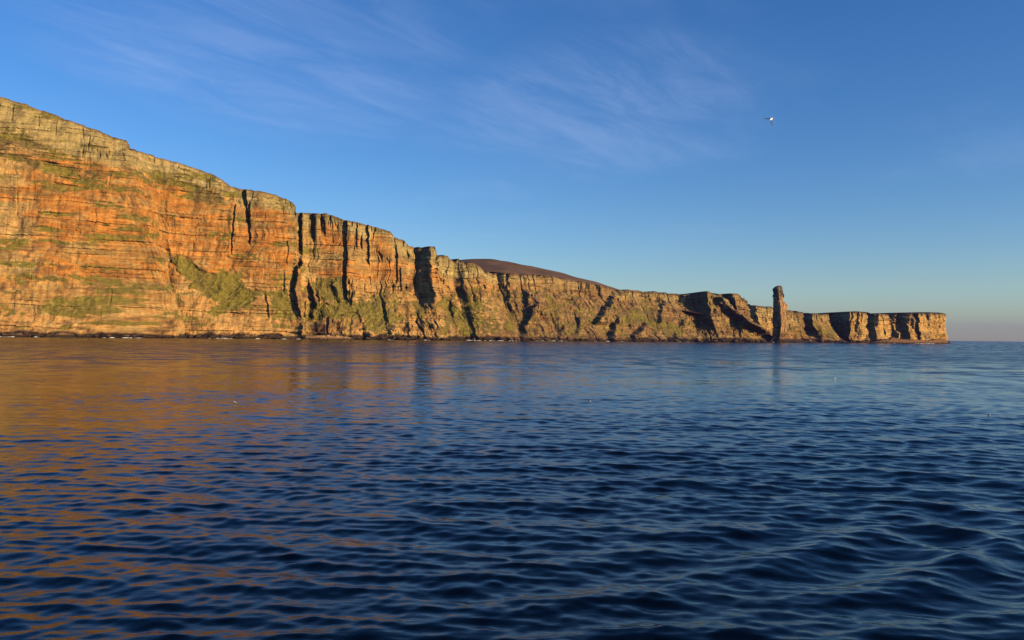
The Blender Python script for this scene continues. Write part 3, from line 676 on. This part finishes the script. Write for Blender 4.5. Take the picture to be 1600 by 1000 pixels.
def rubble():
    rg = random.Random(5); allV = []; allF = []; allC = []; n = 0
    mesh = [rock_mesh(100 + k, 1, 1, 1, 2) for k in range(8)]
    # foot of the wall: where the face meets the sea
    for k in range(1000):
        a = rg.uniform(-60, 1476)
        i = int(np.argmin(np.abs(qs - a)))
        lean0 = float(np.interp(a, pk, pv[:, 0])); out = lean0 + rg.uniform(-6, 7)
        big = rg.random() ** 3
        sz = (1.0 + 5.5 * big) * (0.8 + 0.5 * (a > 700))
        V, f = mesh[k % 8]; th = rg.uniform(0, 6.28); ca, sa = math.cos(th), math.sin(th)
        W = np.stack([(V[:, 0] * ca - V[:, 1] * sa) * sz * rg.uniform(.9, 1.6), (V[:, 0] * sa + V[:, 1] * ca) * sz * rg.uniform(.9, 1.5), V[:, 2] * sz * rg.uniform(.6, 1.0)], 1)
        W += np.array([RX[i] + NX[i] * out, RY[i] + NY[i] * out, rg.uniform(-.3, 2.2)])
        allV.append(W); allF.append(f + n); n += len(W)
        b = rg.choice([(0.10, 0.06, 0.035), (0.17, 0.09, 0.045), (0.07, 0.045, 0.03)])
        allC.append(rock_cols(W, 2.5, b, k))
    o = mesh_obj('shore_rubble', np.vstack(allV), np.vstack(allF), ROCK, col=np.vstack(allC))
    tag(o, 'dark fallen rubble along the foot of the cliffs', kind='stuff')
rubble()

# ---------------------------------------------------------------- foam where the swell breaks
def foam():
    rg = random.Random(8); V = []; f = []
    runs = [(-5, 36, 14), (60, 75, 3), (160, 172, 4), (188, 216, 14), (255, 262, 3), (325, 362, 14), (364, 402, 12), (500, 512, 3), (640, 652, 4), (690, 716, 12), (722, 732, 4), (738, 764, 10), (800, 815, 5), (822, 850, 12), (880, 950, 12), (1008, 1040, 4), (1208, 1218, 7), (1285, 1300, 6), (1395, 1402, 3), (1428, 1458, 22), (430, 460, 4), (590, 600, 2)]
    for a0, a1, cnt in runs:
        for _ in range(cnt):
            a = rg.uniform(a0, a1); i = int(np.argmin(np.abs(qs - a)))
            out = float(np.interp(a, pk, pv[:, 0])) + rg.uniform(2, 14)
            c0 = np.array([RX[i] + NX[i] * out, RY[i] + NY[i] * out])
            if 1200 < a < 1225: c0 = plan(a, 1945 + rg.uniform(0, 6))[:2]
            if a > 1380: c0 = plan(a, np.interp(a, [1380, 1405, 1425, 1460], [2215, 2235, 2255, 2330]) + rg.uniform(-12, 4))[:2]
            if 1270 < a < 1310: c0 = plan(a, 2130 + rg.uniform(0, 10))[:2]
            Lx = rg.uniform(1.2, 6); Ly = rg.uniform(.8, 2.8); hgt = rg.uniform(.2, .9) * (1.3 if a > 1380 else 1)
            b = len(V); seg = 12
            t = np.array([NY[i], -NX[i]])
            for ring, (rr, hh) in enumerate(((1.0, -.1), (.75, .55), (.4, .9))):
                for j in range(seg):
                    th = 6.2832 * j / seg; w = rr * rg.uniform(.75, 1.2)
                    p = c0 + t * math.cos(th) * Lx * w + np.array([NX[i], NY[i]]) * math.sin(th) * Ly * w
                    V.append((p[0], p[1], hh * hgt + rg.uniform(-.1, .1)))
            V.append((c0[0], c0[1], hgt))
            for r_ in range(2):
                for j in range(seg):
                    f.append((b + r_ * seg + j, b + r_ * seg + (j + 1) % seg, b + (r_ + 1) * seg + (j + 1) % seg)); f.append((b + r_ * seg + j, b + (r_ + 1) * seg + (j + 1) % seg, b + (r_ + 1) * seg + j))
            for j in range(seg): f.append((b + 2 * seg + j, b + 2 * seg + (j + 1) % seg, b + 3 * seg))
    o = mesh_obj('surf_foam', np.array(V), np.array(f), FOAM, smooth=True)
    tag(o, 'white surf along the foot of the cliffs', kind='stuff')
foam()

# ---------------------------------------------------------------- sea birds
def tube_mesh(path, nseg=14):
    """path: (x, z, ry, rz) stations along the body"""
    V = []; f = []
    for (x, z, ry, rz) in path:
        for j in range(nseg):
            th = 6.28319 * j / nseg
            V.append((x, ry * math.cos(th), z + rz * math.sin(th)))
    n = len(path)
    for i in range(n - 1):
        for j in range(nseg):
            f.append((i * nseg + j, i * nseg + (j + 1) % nseg, (i + 1) * nseg + (j + 1) % nseg, (i + 1) * nseg + j))
    return np.array(V), np.array(f)
BODY = [(-.24, .02, .002, .002), (-.22, .02, .035, .008), (-.15, .012, .05, .028), (-.06, 0, .075, .065), (.03, 0, .08, .075), (.10, .008, .068, .066), (.155, .022, .048, .05), (.185, .03, .045, .046), (.22, .03, .04, .04), (.245, .027, .02, .022), (.252, .026, .002, .002)]
def bird_bill(parent, x=.24, z=.025):
    V, f = tube_mesh([(x, z, .014, .014), (x + .03, z, .010, .011), (x + .045, z - .006, .004, .005), (x + .048, z - .008, .0005, .0005)], 8)
    return mesh_obj('bill', V, f, BILL, parent, True)
def wing(side, sweep, droop, parent, mat):
    """a bent wing with thickness: shoulder, wrist, tip; droop in radians below level"""
    st = [(0, .07, .21, .020), (.10, .095, .21, .018), (.20, .10 + sweep * .3, .19, .014), (.30, .05 + sweep * .7, .16, .011), (.39, -.01 + sweep, .11, .008), (.46, -.08 + sweep * 1.2, .02, .004)]
    V = []; f = []
    for (sp, xl, ch, th) in st:
        dr = droop * (1.0 - 0.35 * sp / .53)
        yy = sp * math.cos(dr); z = .03 - sp * math.sin(dr)
        for (cx, cz) in ((0, 0), (-.2, 1), (-.55, .8), (-1, .1), (-.55, -.4), (-.2, -.6)):
            V.append((xl + .03 + cx * ch * 1.3, side * (yy + .03), z + cz * th))
    m_ = 6
    for i in range(len(st) - 1):
        for j in range(m_): f.append((i * m_ + j, i * m_ + (j + 1) % m_, (i + 1) * m_ + (j + 1) % m_, (i + 1) * m_ + j))
    f.append((0, 1, 2, 3)); f.append((0, 3, 4, 5))
    e = (len(st) - 1) * m_; f.append((e, e + 1, e + 2, e + 3)); f.append((e, e + 3, e + 4, e + 5))
    return mesh_obj('wing', np.array(V), np.array(f), mat, parent, True)
def empty(name, loc):
    o = bpy.data.objects.new(name, None); C.objects.link(o); o.location = loc; return o

fly = empty('seabird', at_depth(1204.5, 186.5, 80.0))
V, f = tube_mesh(BODY); mesh_obj('body', V, f, FEATHER, fly, True)
bird_bill(fly)
wing(1, -.05, math.radians(48), fly, WING); wing(-1, -.05, math.radians(48), fly, WING)
bx_ = Vector(rt * 0.55 + up * 0.42 + fw * 0.70).normalized()            # heading: right and away, banked
bz_ = Vector(rt * 0.70 + up * 0.70); bz_ = (bz_ - bx_ * bz_.dot(bx_)).normalized(); by_ = bz_.cross(bx_)
fly.scale = (1.42,) * 3
fly.rotation_euler = Matrix((bx_, by_, bz_)).transposed().to_euler()
tag(fly, 'white seabird with dark wings flying high in the sky', 'bird')

first = None
def float_bird(px, py, heading, label, scale=1.0):
    p = on_sea(px, py, 0.08)
    e = empty('floating_seabird', (p[0], p[1], 0.15)); e.rotation_euler = (0, 0, heading); e.scale = (scale,) * 3
    V, f = tube_mesh([(a, b + (0.07 if a > .15 else 0), c, d) for a, b, c, d in BODY]); mesh_obj('body', V, f, FEATHER, e, True)
    bird_bill(e, .24, .095)
    for s_ in (1, -1):
        V, f = tube_mesh([(.08, .03, .006, .02), (.02, .04, .016, .038), (-.10, .035, .016, .03), (-.22, .03, .010, .014), (-.29, .028, .002, .003)], 8)
        V[:, 1] += s_ * .068; mesh_obj('folded_wing', V, f, GREYW, e, True)
    tag(e, label, 'bird', 'seabirds resting on the water')
float_bird(368, 629.5, 2.9, 'white seabird floating on the orange cliff reflection at left', 1.25)
float_bird(921, 627.5, -1.2, 'white seabird floating on blue water in the middle of the picture', 1.35)
float_bird(1304, 591.5, 0.2, 'tiny white seabird floating below the far coast just right of the stack', 1.35)
float_bird(1421, 594.5, 2.6, 'tiny white seabird floating below the far golden headland', 1.35)
float_bird(1545, 649.5, -1.5, 'white seabird floating near the right edge of the picture', 1.35)

# ---------------------------------------------------------------- haze
def haze():
    m = bpy.data.materials.new('haze'); m.use_nodes = True; n = m.node_tree.nodes; n.clear()
    out = n.new('ShaderNodeOutputMaterial'); v = n.new('ShaderNodeVolumePrincipled')
    v.inputs['Color'].default_value = (0.24, 0.22, 0.66, 1); v.inputs['Density'].default_value = 0.000024; v.inputs['Anisotropy'].default_value = 0.0
    m.node_tree.links.new(v.outputs[0], out.inputs['Volume'])
    b = 26500.0; z0, z1 = -5.0, 520.0
    V = np.array([(x, y, z) for z in (z0, z1) for y in (-b, b) for x in (-b, b)])
    f = np.array([(0, 2, 3, 1), (4, 5, 7, 6), (0, 1, 5, 4), (2, 6, 7, 3), (0, 4, 6, 2), (1, 3, 7, 5)])
    o = mesh_obj('haze', V, f, m); tag(o, 'thin blue sea haze over the coast', kind='stuff')
haze()
